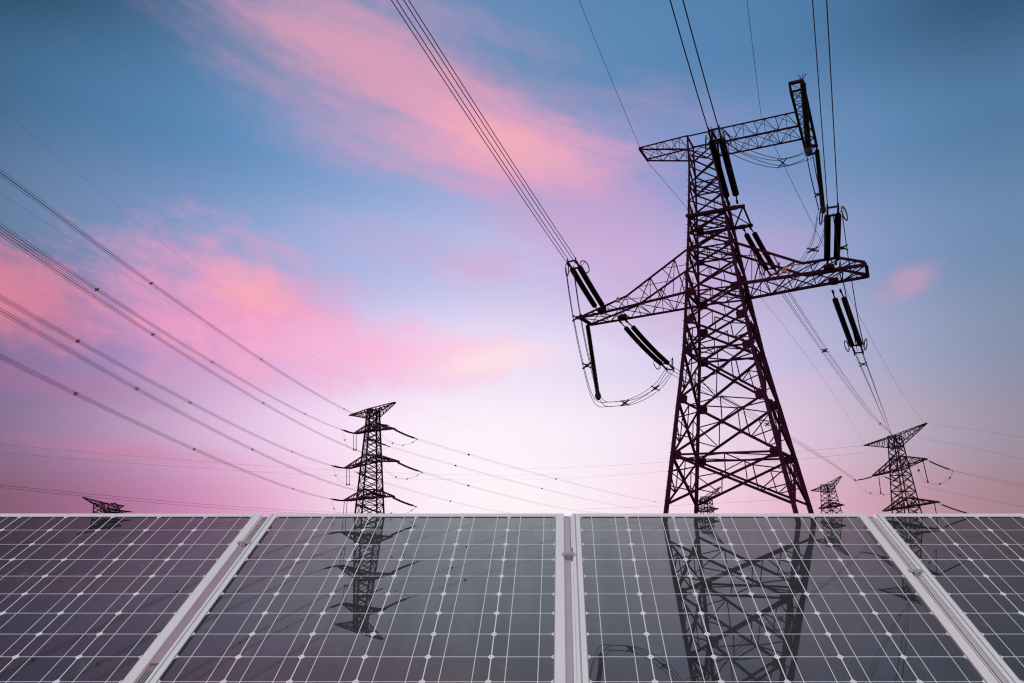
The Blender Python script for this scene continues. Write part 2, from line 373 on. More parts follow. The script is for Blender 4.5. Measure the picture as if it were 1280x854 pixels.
for z in (9.4, 17.6, 25.2, 34.6, 41.8, 47.3, 53.4, 59.7):              # plan bracing
    c = [B(a, b, z) for a, b in SG]; mids = [(c[i] + c[(i + 1) % 4]) / 2 for i in range(4)]
    for i in range(4): br.angle(mids[i], mids[(i + 1) % 4], .17)
    if z > 30: br.angle(c[0], c[2], .15); br.angle(c[1], c[3], .15)
for k in range(4): br.angle(B(*SG[k], 62.2), B(*SG[(k + 1) % 4], 62.2), .24)
br.build('body_bracing', M_STEEL, tower)

def lattice_arm(name, bn, bf, tn, tf, w, parent, seg):
    """four chords as polylines (near/far bottom, near/far top) with zigzag webs"""
    m = MB()
    def pl(P, t):
        n = len(P) - 1; x = min(t * n, n - 1e-6); i = int(x); return P[i].lerp(P[i + 1], x - i)
    for P, ww in ((bn, w * 1.25), (bf, w * 1.15), (tn, w), (tf, w)):
        for a, b in zip(P, P[1:]): m.angle(a, b, ww)
    m.angle(bn[0], bf[0], w * 1.3); m.angle(tn[0], tf[0], w); m.angle(bn[0], tn[0], w); m.angle(bf[0], tf[0], w)
    for i in range(seg):
        a, b = i / seg, (i + 1) / seg; c = (a + b) / 2
        s = w * .42
        for X, Y in ((bn, tn), (bf, tf)):
            m.angle(pl(X, a), pl(Y, c), s); m.angle(pl(Y, c), pl(X, b), s); m.angle(pl(X, c), pl(Y, c), s * .8)
        m.angle(pl(bn, a), pl(bf, b), s); m.angle(pl(bf, a), pl(bn, b), s); m.angle(pl(bn, b), pl(bf, b), s)
        if i < seg - 1: m.angle(pl(tn, b), pl(tf, b), s)
        m.angle(pl(tn, a), pl(tf, b), s * .7)
    return m.build(name, M_STEEL, parent)
# lower crossarm, left and right of the body
lattice_arm('crossarm', [L(-24.4, -2.4, 33.0), L(-15.5, -3.2, 33.7), L(-5.9, -4.2, 34.5)], [L(-24.4, 2.6, 33.0), L(-15.5, 3.3, 33.7), L(-5.9, 4.2, 34.5)],
            [L(-24.2, -2.4, 33.2), L(-15.9, -2.9, 35.6), L(-5.5, -3.4, 41.8)], [L(-24.2, 2.6, 33.2), L(-15.9, 2.9, 35.6), L(-5.5, 3.4, 41.8)], .34, tower, 5)
lattice_arm('crossarm', [L(20.1, -2.8, 35.6), L(11, -3.4, 35.2), L(2.6, -4.1, 34.8)], [L(20.1, 3.0, 35.6), L(11, 3.5, 35.2), L(2.6, 4.1, 34.8)],
            [L(20.0, -2.8, 36.0), L(16.5, -2.9, 37.2), L(11.6, -3.1, 37.0), L(1.5, -3.4, 42.0)], [L(20.0, 3.0, 36.0), L(16.5, 3.0, 37.2), L(11.6, 3.2, 37.0), L(1.5, 3.4, 42.0)], .34, tower, 5)
# top beam
zt, zb, vv = 62.2, 59.7, 2.2
lattice_arm('top_beam', [L(-13.2, -vv, 61.6), L(-4.8, -vv, zb)], [L(-13.2, vv, 61.6), L(-4.8, vv, zb)], [L(-13.2, -vv, 61.9), L(-4.8, -vv, zt)], [L(-13.2, vv, 61.9), L(-4.8, vv, zt)], .25, tower, 3)
lattice_arm('top_beam', [L(-.7, -vv, zb), L(12.6, -vv, zb)], [L(-.7, vv, zb), L(12.6, vv, zb)], [L(-.7, -vv, zt), L(12.6, -vv, zt)], [L(-.7, vv, zt), L(12.6, vv, zt)], .25, tower, 4)
lattice_arm('jumper_beam', [L(12.55, -10.3, 60.9), L(12.55, 10.3, 60.7)], [L(14.35, -10.3, 60.9), L(14.35, 10.3, 60.7)], [L(12.5, -10.3, 62.3), L(12.5, 10.3, 62.0)], [L(14.4, -10.3, 62.3), L(14.4, 10.3, 62.0)], .26, tower, 7)
for v in (-10.3, 10.3):
    m = MB(); m.bar(L(12.4, v, 62.3), L(14.5, v, 62.3), .5, .35); m.build('beam_end_bar', M_STEEL, tower)
    m = MB(); m.bar(L(12.5, v, 60.9), L(14.4, v, 60.9), .25); m.build('beam_end_bar', M_STEEL, tower)
m = MB()
for k in range(9):
    a = k * .7; m.bar(L(14.3, -10.3, 62.3), L(14.3 + .7 * math.cos(a), -10.3 + .4 * math.sin(2 * a), 63.3 + .25 * math.sin(a * 3)), .035)
m.build('bird_spikes', M_STEEL, tower)
for v, z in ((-3.4, 47.5), (3.4, 46.9)):               # short middle arms that carry the near phase
    m = MB(); m.bar(L(-5.4, v, z), L(3.9, v, z), .46, .42)
    m.angle(L(1.0, v, z - .3), L(3.2, v, z + 0.1), .2); m.plate(L(2.2, v, z), E2, EZ, 1.3, .6, .5)
    m.build('bracket_beam', M_STEEL, tower)
m = MB(); m.angle(L(3.6, -3.4, 47.5), L(3.6, 3.4, 46.9), .3); m.angle(L(.8, -3.4, 47.5), L(3.6, 3.4, 46.9), .2); m.angle(L(3.6, -3.4, 47.5), L(.9, 3.4, 46.9), .2)
m.build('bracket_tie', M_STEEL, tower)
for u, z in ((-17.2, 35.0), (9.0, 36.2)):
    m = MB(); p = L(u, -3.4, z)
    m.box((p.x - .3, p.y - .3, p.z - .35), (p.x + .3, p.y + .3, p.z + .1)); m.tube([p + EZ * .1, p + EZ * .3, p + EZ * .5], [.3, .28, .08], 8)
    m.build('obstruction_light', M_LAMP, tower)
for u, v, z in ((-20.2, -2.9, 33.6), (-18.8, 3.1, 33.7), (15.2, -3.2, 35.6), (15.3, 3.4, 35.6)):
    m = MB(); m.plate(L(u, v, z), EZ, E1, 2.4, 1.3, .25); m.plate(L(u, v, z + .3), E2, EZ, 1.5, .8, .15)
    m.build('attachment_plate', M_STEEL, tower)

def insulator_mesh(m, a, b, r, sheds, sag, n=10):
    a = Vector(a); b = Vector(b); pts = []; rr = []
    for i in range(sheds):
        for f, k in ((.02, .62), (.2, 1.), (.6, .95), (.8, .62)):
            t = (i + f) / sheds; pts.append(a.lerp(b, t) - EZ * sag * 4 * t * (1 - t)); rr.append(r * k)
    m.tube(pts, rr, n)
def tension_set(a, b, label, group, sep=E1 * 1.3, r=.45, sheds=30, sag=.10, big=True):
    """a = tower end, b = line end; two strings side by side, yokes and grading rings"""
    a = Vector(a); b = Vector(b); t = empty('tension_insulator', a, label, 'insulator', group)
    d = (b - a).normalized(); h = sep / 2; La = (b - a).length
    s0, s1 = a + d * La * .12, a + d * La * .87
    for k in (-1, 1):
        m = MB(); insulator_mesh(m, s0 + h * k, s1 + h * k, r, sheds, sag); m.build('insulator_string', M_INS, t, True)
        m = MB(); m.tube([a + h * k * .85, s0 + h * k], .11, 6); m.bar(a + h * k * .85 - d * .2, a + h * k * .85 + d * .5, .3, .2); m.build('link', M_HW, t)
    m = MB(); m.bar(s1 - h * 1.2, s1 + h * 1.2, .3, .22); m.bar(b - h * 1.1, b + h * 1.1, .24, .2)
    for k in (-1, 1): m.bar(s1 + h * k, b + h * k, .25); m.bar(b + h * k - EZ * .45, b + h * k + EZ * .45, .2)
    m.build('yoke_plate', M_HW, t)
    if big:
        for k in (-1, 1):
            m = MB(); sd = h.normalized()
            m.ring(s1 + h * k + sd * k * .8, sd + d * .25 * k, 1.15, .085, 20, .8); m.bar(s1 + h * k, s1 + h * k + sd * k * .8 + EZ * .8, .06); m.bar(s1 + h * k, s1 + h * k + sd * k * .8 - EZ * .8, .06)
            m.build('grading_ring', M_HW, t)
    return t
def jumper_string(a, b, label, group, r=.40, sheds=54, foot=.5):
    a = Vector(a); b = Vector(b); t = empty('jumper_insulator', a, label, 'insulator', group)
    m = MB(); insulator_mesh(m, a.lerp(b, .03), a.lerp(b, .95), r, sheds, -.0); m.build('insulator_string', M_INS, t, True)
    m = MB(); m.bar(a, a.lerp(b, .06), .18); m.build('link', M_HW, t)
    m = MB(); m.tube([a.lerp(b, .93), a.lerp(b, .96), a.lerp(b, 1.0), b + (b - a).normalized() * .45], [foot * .55, foot, foot, foot * .45], 10); m.build('end_weight', M_HW, t)
    return t
GI = 'tension insulators on the tallest pylon'
LIN = LI(714.5, 326.5, -16.2); LOUT = LI(838, 462, 18.5)
RIN = LI(1041, 259, -16.2); ROUT = LI(1073.5, 441, 19)
MIN_ = LI(892, 162, -17.2); MOUT = LI(967, 343, 18.5)
tension_set(L(-20.2, -3.0, 33.6), LIN, 'double insulator string rising up and left from the left lower crossarm of the tallest pylon', GI)
tension_set(L(-18.7, 3.2, 33.2), LOUT, 'double insulator string running down and right below the left lower crossarm of the tallest pylon', GI, sag=.28)
tension_set(L(15.6, -3.3, 36.2), RIN, 'double insulator string standing above the right end of the tallest pylon\'s lower crossarm', GI)
tension_set(L(15.6, 3.5, 34.2), ROUT, 'double insulator string hanging down from the right lower crossarm of the tallest pylon', GI)
tension_set(L(2.2, -3.5, 48.2), MIN_, 'thickest double insulator string, crossing the upper body of the tallest pylon', GI, sep=E1 * 1.45, r=.52, sheds=32)
tension_set(L(2.9, 3.6, 46.6), MOUT, 'double insulator string sloping down right between middle brackets and right crossarm of the tallest pylon', GI)
GJ = 'single hanging jumper insulators on the tallest pylon'
JL = L(-22.4, .5, 19.9); JN = L(14.3, -10.1, 50.9); JF = L(14.4, 10.2, 50.2)
jumper_string(L(-24.2, .4, 32.8), JL, 'single hanging insulator below the left tip of the tallest pylon\'s lower crossarm', GJ)
jumper_string(L(14.35, -10.2, 62.2), JN, 'vertical insulator hanging from the near end of the tallest pylon\'s upper right beam', GJ, r=.43)
jumper_string(L(14.3, 10.2, 61.7), JF, 'vertical insulator hanging from the far lower end of the tallest pylon\'s upper right beam', GJ)

# ------------------------------------------------------------------ conductors
def spacer_mesh(c, offs, w, d):
    m = MB(); c = Vector(c); offs = [Vector(o) for o in offs]
    if len(offs) == 4:
        for i, j in ((0, 2), (1, 3)): m.bar(c + offs[i] * 1.25, c + offs[j] * 1.25, w)
        m.bar(c - d * w, c + d * w, w * 2.2)
    else:
        m.bar(c + offs[0] * 1.25, c + offs[-1] * 1.25, w * 1.3); 
        for o in offs: m.bar(c + o - d * w * 1.5, c + o + d * w * 1.5, w * 1.5)
    return m
def bundle(name, path, offs, r, label, cat, group=None, spacers=(), sw=.12, conv=None):
    """path: world points; offs: offset of each conductor; spacers: indices into the path"""
    t = empty(name, path[0], label, cat, group)
    n = len(path)
    for o in offs:
        o = Vector(o); m = MB()
        m.tube([p + o * (1 if conv is None else conv(i / (n - 1))) for i, p in enumerate(path)], r, 5)
        m.build('conductor', M_WIRE, t, True)
    for i in spacers:
        i = max(1, min(n - 2, i)); d = (path[i + 1] - path[i - 1]).normalized()
        k = 1 if conv is None else conv(i / (n - 1))
        spacer_mesh(path[i], [Vector(o) * k for o in offs], sw, d).build('spacer', M_HW, t)
    return t
def single(name, path, r, label, cat, group=None):
    m = MB(); m.tube([p - path[0] for p in path], r, 5); o = m.build(name, M_WIRE, None, True); o.location = path[0]
    return tag(o, label, cat, group)
def span(a, b, mid=None, sag=None, ext=0., n=60):
    """parabolic wire from a to b (and on past b by ext); mid=(x,y): a sight line it hangs through"""
    a = Vector(a); b = Vector(b)
    if mid:
        d = ray(*mid); nrm = (b - a).cross(EZ); o = Vector((0, 0, CAM_H))
        p = o + d * ((a - o).dot(nrm) / d.dot(nrm)); e = b - a; e.z = 0
        t = (p - a).dot(e) / e.dot(e); sag = (a.lerp(b, t).z - p.z) / (4 * t * (1 - t))
    out = []
    for i in range(n + 1):
        t = (1 + ext) * (i / n) ** 1.0
        out.append(a.lerp(b, t) - EZ * (sag or 0) * 4 * t * (1 - t))
    return out
def near_x(path, xs):                                # path index whose sight line is closest to photo column x
    res = []
    for x in xs:
        best = min(range(len(path)), key=lambda i: abs(px(path[i])[0] - x) if path[i].y > 1 else 1e9); res.append(best)
    return res
def px(P):
    c, s = math.cos(PITCH), math.sin(PITCH); z = P.z - CAM_H; f = P.y * c + z * s; u = -P.y * s + z * c
    return (CX + FOC * P.x / f, CY - FOC * u / f) if f > .1 else (1e6, 1e6)
Q = lambda h, w: [E1 * -h + EZ * w, E1 * h + EZ * w, E1 * h - EZ * w, E1 * -h - EZ * w]
GC = 'conductor bundles strung to the tallest pylon'
def overhead(a, b, ext): return span(a, b, sag=.25, ext=ext, n=30)
bundle('conductor_bundle', overhead(LIN, L(-19.05, -60, 50.6), 1.6), Q(.60, .42), .052, 'four parallel black cables from top centre down to the tallest pylon\'s left crossarm', 'power line', GC)
bundle('conductor_bundle', overhead(RIN, L(18.8, -46, 48.6), 2.3), Q(.62, .35), .050, 'near vertical black cable pairs from top edge to the tallest pylon\'s right crossarm', 'power line', GC)
bundle('conductor_bundle', overhead(MIN_, L(2.9, -37, 60.4), 3.8), [E1 * -.72, E1 * .72], .085, 'two dark cables from top edge to the thick insulators on the tallest pylon\'s body', 'power line', GC)
GE = 'thin earth wires'
single('earth_wire', overhead(L(-13.1, -2.2, 61.9), L(-12.5, -30, 70.6), 2.6), .035, 'thin single wire from top edge to the tallest pylon\'s upper left tip', 'wire', GE)
single('earth_wire', overhead(L(7.2, -2.2, 62.4), L(9.2, -24, 67.9), 3.4), .035, 'thin wire from top edge to mid right half of the tallest pylon\'s top beam', 'wire', GE)
GJC = 'slack jumper cables on the tallest pylon'
def path_l(pts, n=8): return spline([LI(x, y, v) for x, y, v in pts], n)
p = path_l([(712, 336, -16.2), (720, 390, -11), (732, 450, -5), (747, 500, .5), (768, 505, 4.5), (795, 500, 9), (822, 483, 14), (838, 461, 17)])
bundle('jumper_cable', p, Q(.62, .38), .05, 'slack four wire jumper loop hanging below the left crossarm tip of the tallest pylon', 'cable', GJC, [9, 17, 36, 47], .2)
p = path_l([(1047, 268, -16.2), (1053, 310, -9), (1060, 355, -1), (1068, 400, 9), (1076, 436, 18)])
bundle('jumper_cable', p, Q(.55, .3), .05, 'taut looking jumper cable slanting past the right end of the tallest pylon\'s lower crossarm', 'cable', GJC, [8], .16)
p = path_l([(893, 162, -17.2), (915, 184, -15.5), (945, 198, -13.5), (975, 204, -12), (1000, 198, -10.6), (1011, 193, -10.1)])
bundle('jumper_cable', p, Q(.55, .55), .045, 'curved jumper cable sagging under the right half of the tallest pylon\'s top beam', 'cable', GJC, [25], .12)
p = path_l([(1012, 194, -10.1), (1017, 220, -4), (1023, 246, 4), (1027, 264, 10.2)])
bundle('jumper_cable', p, Q(.4, .3), .045, 'short jumper cable between the two hanging insulators at the top right of the tallest pylon', 'cable', GJC, [15], .16)
p = path_l([(1028, 268, 10.2), (1022, 298, 12.5), (1008, 325, 15), (985, 343, 17), (966, 341, 17.2)])
bundle('jumper_cable', p, Q(.75, .35), .042, 'slack jumper cable curving behind the right crossarm of the tallest pylon', 'cable', GJC, [12], .2)

# ------------------------------------------------------------------ distant towers
def far_tower(label, D, base, top, hw0, hw1, rot, levels, beam, arms, w, group='pylons standing behind the solar panels', waist=None, beam_drop=None):
    """base/top: photo points of the axis at the water and at the beam; arms: (body y, left tip, right tip) sight lines with distance factors"""
    pb = at(base[0], base[1], D); pb.z = 0; pt = at(top[0], top[1], D)
    t = empty('transmission_tower', pb, label, 'pylon', group)
    H = pt.z; e1 = Vector((math.cos(rot), math.sin(rot), 0)); e2 = Vector((-math.sin(rot), math.cos(rot), 0))
    def P(a, b, z):
        k = z / H; h = hw0 + (hw1 - hw0) * k
        if waist:
            h = hw0 + (waist[1] - hw0) * (k / waist[0]) if k < waist[0] else waist[1] + (hw1 - waist[1]) * (k - waist[0]) / (1 - waist[0])
        c = pb.lerp(pt, k); c.z = z
        return c + e1 * a * h + e2 * b * h
    zs = [H * f for f in levels]
    for a, b in SG:
        m = MB()
        for z0, z1 in zip([-1.2] + zs, zs): m.angle(P(a, b, z0), P(a, b, z1), w * 1.9)
        m.build('leg', M_STEEL_FAR, t)
    m = MB()
    for k in range(4):
        (a, b), (c, d) = SG[k], SG[(k + 1) % 4]
        for j, (z0, z1) in enumerate(zip(zs, zs[1:])):
            m.angle(P(a, b, z0), P(c, d, z1), w); m.angle(P(c, d, z0), P(a, b, z1), w)
            if j % 2 == 0: m.angle(P(a, b, z1), P(c, d, z1), w)
    m.build('body_bracing', M_STEEL_FAR, t)
    def arm(name, tip, zlo, zhi, seg, ww, tipw=.25):
        m = MB(); ax = tip - pb; ax.z = 0
        c0 = P(0, 0, zlo); dirv = (tip - c0); dirv.z = 0; dirv.normalize()
        sd = dirv.cross(EZ)
        hl = abs((P(1, 1, zlo) - c0).dot(sd)) * .8; hh = abs((P(1, 1, zhi) - P(0, 0, zhi)).dot(sd)) * .7
        A, Bb, C2, D2 = c0 + sd * hl, c0 - sd * hl, P(0, 0, zhi) + sd * hh, P(0, 0, zhi) - sd * hh
        tA, tB = tip + sd * hl * tipw, tip - sd * hl * tipw
        for p, q in ((A, tA), (Bb, tB), (C2, tA), (D2, tB)): m.angle(p, q, ww * 1.4)
        m.bar(tA, tB, ww * 1.5)
        for i in range(seg):
            f0, f1 = i / seg, (i + 1) / seg; fm = (f0 + f1) / 2
            m.angle(A.lerp(tA, f0), C2.lerp(tA, fm), ww * .8); m.angle(C2.lerp(tA, fm), A.lerp(tA, f1), ww * .8)
            m.angle(Bb.lerp(tB, f0), D2.lerp(tB, fm), ww * .8); m.angle(D2.lerp(tB, fm), Bb.lerp(tB, f1), ww * .8)
            m.angle(A.lerp(tA, f0), Bb.lerp(tB, f1), ww * .8)
        m.build(name, M_STEEL_FAR, t)
    zat = lambda y: at(top[0], y, D).z
    if beam:
        (lx, ly, lD), (rx, ry, rD) = beam
        arm('top_beam', at(lx, ly, lD), beam_drop and zat(beam_drop) or H - 4, H, 6, w); arm('top_beam', at(rx, ry, rD), beam_drop and zat(beam_drop) or H - 4, H, 6, w)
    for (y0, y1, tips) in arms:
        for x, y, dd in tips: arm('crossarm', at(x, y, dd), zat(y0), zat(y1), 4, w * 1.2, .5)
    f = MB()
    for a, b in SG:
        p = P(a, b, 0); f.box((p.x - 1, p.y - 1, -1.2), (p.x + 1, p.y + 1, -.15))
    f.build('footing', M_CONC, t)
    return t
D1 = 412
far_tower('slender pylon left of centre with three tiers of insulator arms against the bright pink sky', D1, (462, 643), (467, 511), 6.3, 2.6, R(32),
          [0, .10, .17, .24, .32, .40, .48, .56, .63, .70, .77, .84, .91, .96, 1], ((437.8, 519.5, 426), (493.5, 503.3, 399)),
          [(538, 530, [(445.5, 542, 428), (491, 536, 392)]), (577, 568, [(434.5, 585.5, 428), (495, 577, 392)]), (622, 612, [(434.5, 626, 428), (488, 621, 392)])], .42, beam_drop=524)
D2 = 535
far_tower('dark pylon at the right with a tilted top beam and two tiers of arms', D2, (1134, 643), (1118, 545), 7.0, 3.2, R(28),
          [0, .10, .20, .30, .40, .50, .60, .70, .79, .86, .93, 1], ((1080.8, 557, 556), (1158, 529.3, 512)),
          [(587, 570, [(1092.5, 595, 560), (1157, 573.8, 510)]), (634, 622, [(1106, 639, 560), (1172, 627.7, 510)])], .46, beam_drop=561)
far_tower('small distant pylon just left of the right pylon, squat with a slanting top', 900, (1040, 643), (1034, 606), 8.5, 5.5, R(20),
          [0, .16, .32, .48, .63, .77, .9, 1], ((1014, 613.7, 915), (1051.5, 595.6, 885)), [(634, 628, [(1026, 636, 915), (1053, 631.5, 880)])], .52, beam_drop=616)
far_tower('small distant pylon seen between the legs of the tallest pylon', 1100, (882, 643), (883, 621), 9, 6, R(20),
          [0, .2, .4, .6, .8, 1], ((872, 627, 1115), (900.4, 608.7, 1080)), [(640, 634, [(870, 639, 1115), (896, 636, 1080)])], .60, beam_drop=630)
far_tower('low far pylon at the left whose slanted top beam barely clears the panel edge', 500, (136, 643), (131, 629), 6.5, 4.5, R(-25),
          [0, .3, .6, 1], ((103, 621.7, 488), (153, 632.4, 512)), [(641.5, 636, [(163, 640, 512)])], .30, beam_drop=640)
# strings of the slender pylon
GS = 'insulators on the slender pylon left of centre'
sep = Vector((.5, .5, 0))
def fs(a, b, label, group, r=.46): return tension_set(at(*a), at(*b), label, group, sep=sep, r=r, sheds=12, sag=.3, big=False)
tier = ('top', 'middle', 'bottom')
IN1 = [((445.7, 542.2, 427), (427.8, 537.4, 405)), ((433.8, 585.4, 427), (414.9, 582.2, 405)), ((433.8, 625.8, 427), (413.9, 623.9, 405))]
OUT1 = [((489.6, 535.5, 393), (521.6, 549.2, 412)), ((494, 577, 393), (527.6, 590.6, 412)), ((487.5, 620.6, 393), (520.6, 633.8, 412))]
OUTL = [((455, 545.5, 429), (486.6, 558.3, 440)), ((444, 590, 429), (473, 601, 440)), ((444, 630, 429), (480.6, 642.2, 440))]
INR = [((486, 532.2, 391), (465, 527.5, 380)), ((489, 574, 391), (467.5, 570, 380)), ((483, 620, 391), (462, 616.5, 380))]
for i in range(3):
    fs(*IN1[i], 'short insulator pointing left from the %s left arm of the slender pylon' % tier[i], GS)
    fs(*OUT1[i], 'insulator sloping down right from the %s right arm of the slender pylon' % tier[i], GS)
    fs(*OUTL[i], 'insulator slanting across the body of the slender pylon at its %s tier' % tier[i], GS)
    fs(*INR[i], 'insulator lying over the %s right arm of the slender pylon, close to its body' % tier[i], GS)
for i, (x, y0, y1) in enumerate(((443.6, 542.5, 562.5), (434.8, 586, 606), (432, 626.5, 660))):
    a = at(x, y0, 427); b = at(x, y1, 427) if i < 2 else a - EZ * 9.2
    for k, dx in (('left', -.8), ('right', .8)):
        o = Vector((dx, .2, 0))
        jumper_string(a + o, b + o, '%s of two thin vertical insulators under the slender pylon\'s %s left arm' % (k, tier[i]), GS, r=.2, sheds=10, foot=.34)
qd = lambda h, w: [Vector((-h, 0, w)), Vector((h, 0, w)), Vector((h, 0, -w)), Vector((-h, 0, -w))]
GJ1 = 'jumper loops on the slender pylon'
for i in range(3):
    a, b = at(*IN1[i][1]), at(*OUTL[i][1]); c = (at(443.6, 562.5, 427), at(434.8, 606, 427), at(432, 626.5, 427) - EZ * 9.2)[i]
    p = spline([a, a.lerp(c, .5) - EZ * 2.2 - Vector((1, 0, 0)), c, c.lerp(b, .55) - EZ * 3.0, b], 6)
    bundle('jumper_cable', p, [Vector((.25, 0, .25)), Vector((-.25, 0, -.25))], .03, 'faint jumper loop under the %s left arm of the slender pylon' % tier[i], 'cable', GJ1, [4, 12], .2)
    a, b = at(*INR[i][1]), at(*OUT1[i][1]); mdl = a.lerp(b, .6) - EZ * 7.0
    p = spline([a, a.lerp(mdl, .5) - EZ * 2.6, mdl, mdl.lerp(b, .6) - EZ * 1.0, b], 6)
    bundle('jumper_cable', p, [Vector((.25, 0, .25)), Vector((-.25, 0, -.25))], .035, 'jumper loop sagging under the %s right arm of the slender pylon' % tier[i], 'cable', GJ1, [9, 14, 20], .22)
# strings of the right pylon
GR = 'insulators on the right pylon'
fs((1092.5, 595.4, 560), (1069.5, 600.8, 540), 'insulator reaching left from the left arm of the right pylon', GR, .42)
fs((1158, 575, 510), (1191, 588.6, 535), 'insulator sloping down right from the upper right arm of the right pylon', GR, .5)
fs((1173, 629.5, 510), (1213, 643, 530), 'insulator sloping down right from the lower right arm of the right pylon', GR, .5)
fs((1104, 595.5, 560), (1125, 603, 580), 'insulator running right across the body of the right pylon', GR, .42)
fs((1128, 560, 515), (1112, 540, 500), 'upper dark insulator in front of the body of the right pylon', GR, .35)
for (x, y0, x2, y1, dd, lb) in ((1098.5, 596, 1101, 617, 558, 'vertical insulator under the left arm of the right pylon'), (1153.5, 575, 1160, 603, 512, 'vertical insulator under the upper right arm of the right pylon'), (1168, 629, 1171.5, 648, 512, 'vertical insulator under the lower right arm of the right pylon')):
    jumper_string(at(x, y0, dd), at(x2, y1, dd), lb, GR, r=.36, sheds=10, foot=.6)
p = spline([at(1146, 580, 512), at(1150, 592, 512), at(1157, 602.5, 512), at(1166, 605, 515), at(1175, 605, 520), at(1186, 599, 528), at(1191, 588.6, 535)], 6)
bundle('jumper_cable', p, [Vector((.4, 0, .3)), Vector((-.4, 0, -.3))], .05, 'jumper loop under the upper right arm of the right pylon', 'cable', 'jumper loops on the right pylon', [4, 24, 31], .4)
p = spline([at(1069.5, 600.8, 540), at(1080, 612, 545), at(1092, 618, 552), at(1101, 618, 558), at(1112, 618, 565), at(1122, 611, 572), at(1125, 603, 580)], 6)
bundle('jumper_cable', p, [Vector((.4, 0, .3)), Vector((-.4, 0, -.3))], .04, 'jumper loop under the left arm of the right pylon', 'cable', 'jumper loops on the right pylon', [10, 20], .3)

# outgoing spans of the big tower to the right pylon
ro = at(1112.5, 539.5, 500)
p = span(ROUT + (ROUT - L(15.6, 3.5, 34.2)).normalized() * .6, at(1112.5, 540, 498), mid=(1092, 488))
bundle('conductor_bundle', p, Q(.55, .3), .05, 'four converging cables from the tallest pylon\'s right crossarm to the right pylon\'s top', 'power line', GC, near_x(p, [1078]), .16)
p = span(MOUT, at(1110, 538, 505), mid=(1032.5, 441))
bundle('conductor_bundle', p, Q(.6, .4), .05, 'four cables with cross spacers, from behind the tallest pylon\'s right crossarm to the right pylon', 'power line', GC, near_x(p, [1032.5, 1100]), .3)
p = span(LOUT, at(1069.5, 600.8, 540), mid=(1012, 562))
bundle('conductor_bundle', p, Q(.6, .4), .05, 'pale cables passing behind the tallest pylon\'s body to the right pylon\'s left arm', 'power line', GC, near_x(p, [958, 1076]), .3)
p = span(L(-13.4, 2.2, 61.7), at(1080.8, 557, 556), mid=(958, 380))
single('earth_wire', p, .04, 'faint wire from the tallest pylon\'s upper left tip to the right pylon\'s left tip', 'wire', GE)
p = span(L(7.5, 2.2, 62), at(1158, 529.3, 512), mid=(1073, 393))
single('earth_wire', p, .04, 'faint wire from the tallest pylon\'s upper right to the right pylon\'s right tip', 'wire', GE)

# lines from the left edge to the slender pylon
GL = 'cable bundles rising left from the slender pylon'
NEARW = [
 (INR[0][1], (0, 215.5, 92), (189.6, 354.6), [189.6, 323.5, 430.7], 'uppermost thick cable bundle rising from the slender pylon to the left edge'),
 (IN1[0][1], (0, 283, 92), (268, 454.5), [129, 268.5, 380.8], 'second cable bundle from the top, nearly merging with the one below at the left edge'),
 (INR[1][1], (0, 290.5, 92), (193.8, 420), [193.8, 331.4], 'third cable bundle from the top, just under its twin at the left edge'),
 (IN1[1][1], (0, 371.7, 96), (241, 505), [97, 241.2, 364.4], 'fourth cable bundle from the top, ending at the middle left arm of the slender pylon'),
 (INR[2][1], (0, 388, 96), (175.7, 488.5), [175.7, 317.9], 'fifth cable bundle from the top, between the fourth one and the lowest one'),
 (IN1[2][1], (0, 445.8, 100), (239, 560), [90.7, 239, 366.8], 'lowest cable bundle rising left from the bottom left arm of the slender pylon'),
]
for a, b, mid, sps, lb in NEARW:
    p = span(at(*a), at(*b), mid=mid, ext=.16, n=70)
    bundle('conductor_bundle', p, qd(.26, .22), .030, lb, 'power line', GL, near_x(p, sps), .13)
p = span(at(493.5, 503.3, 399), at(0, 135, 110), mid=(220, 317), ext=.1)
single('earth_wire', p, .014, 'faint wire from the slender pylon\'s right top tip up to the left edge', 'wire', GE)
p = span(at(437.8, 519.5, 426), at(0, 241, 110), mid=(206, 375), ext=.1)
single('earth_wire', p, .016, 'faint wire from the slender pylon\'s left top tip up to the left edge', 'wire', GE)
# lines going right from the slender pylon
GO = 'pale cable bundles running right from the slender pylon'
OUTW = [
 (OUT1[0][1], (830, 629, 1000), (695, 598.8), [587.5, 695, 818], 'topmost pale bundle running right from the slender pylon'),
 (OUTL[0][1], (800, 637, 1050), (678, 611), [572.5, 678], 'second pale bundle running right from the slender pylon'),
 (OUT1[1][1], (760, 642, 1050), (650, 624), [585], 'third pale bundle running right from the middle right arm of the slender pylon'),
 (OUTL[1][1], (640, 642, 900), (563, 626.5), [563], 'fourth pale bundle running right from the body of the slender pylon'),
]
for a, b, mid, sps, lb in OUTW:
    p = span(at(*a), at(*b), mid=mid)
    bundle('conductor_bundle', p, qd(.3, .4), .026, lb, 'power line', GO, near_x(p, sps), .45)
p = span(at(493.5, 503.3, 399), at(820, 606, 1200), mid=(679, 561))
single('earth_wire', p, .016, 'very faint wire running right from the top of the slender pylon', 'wire', GE)
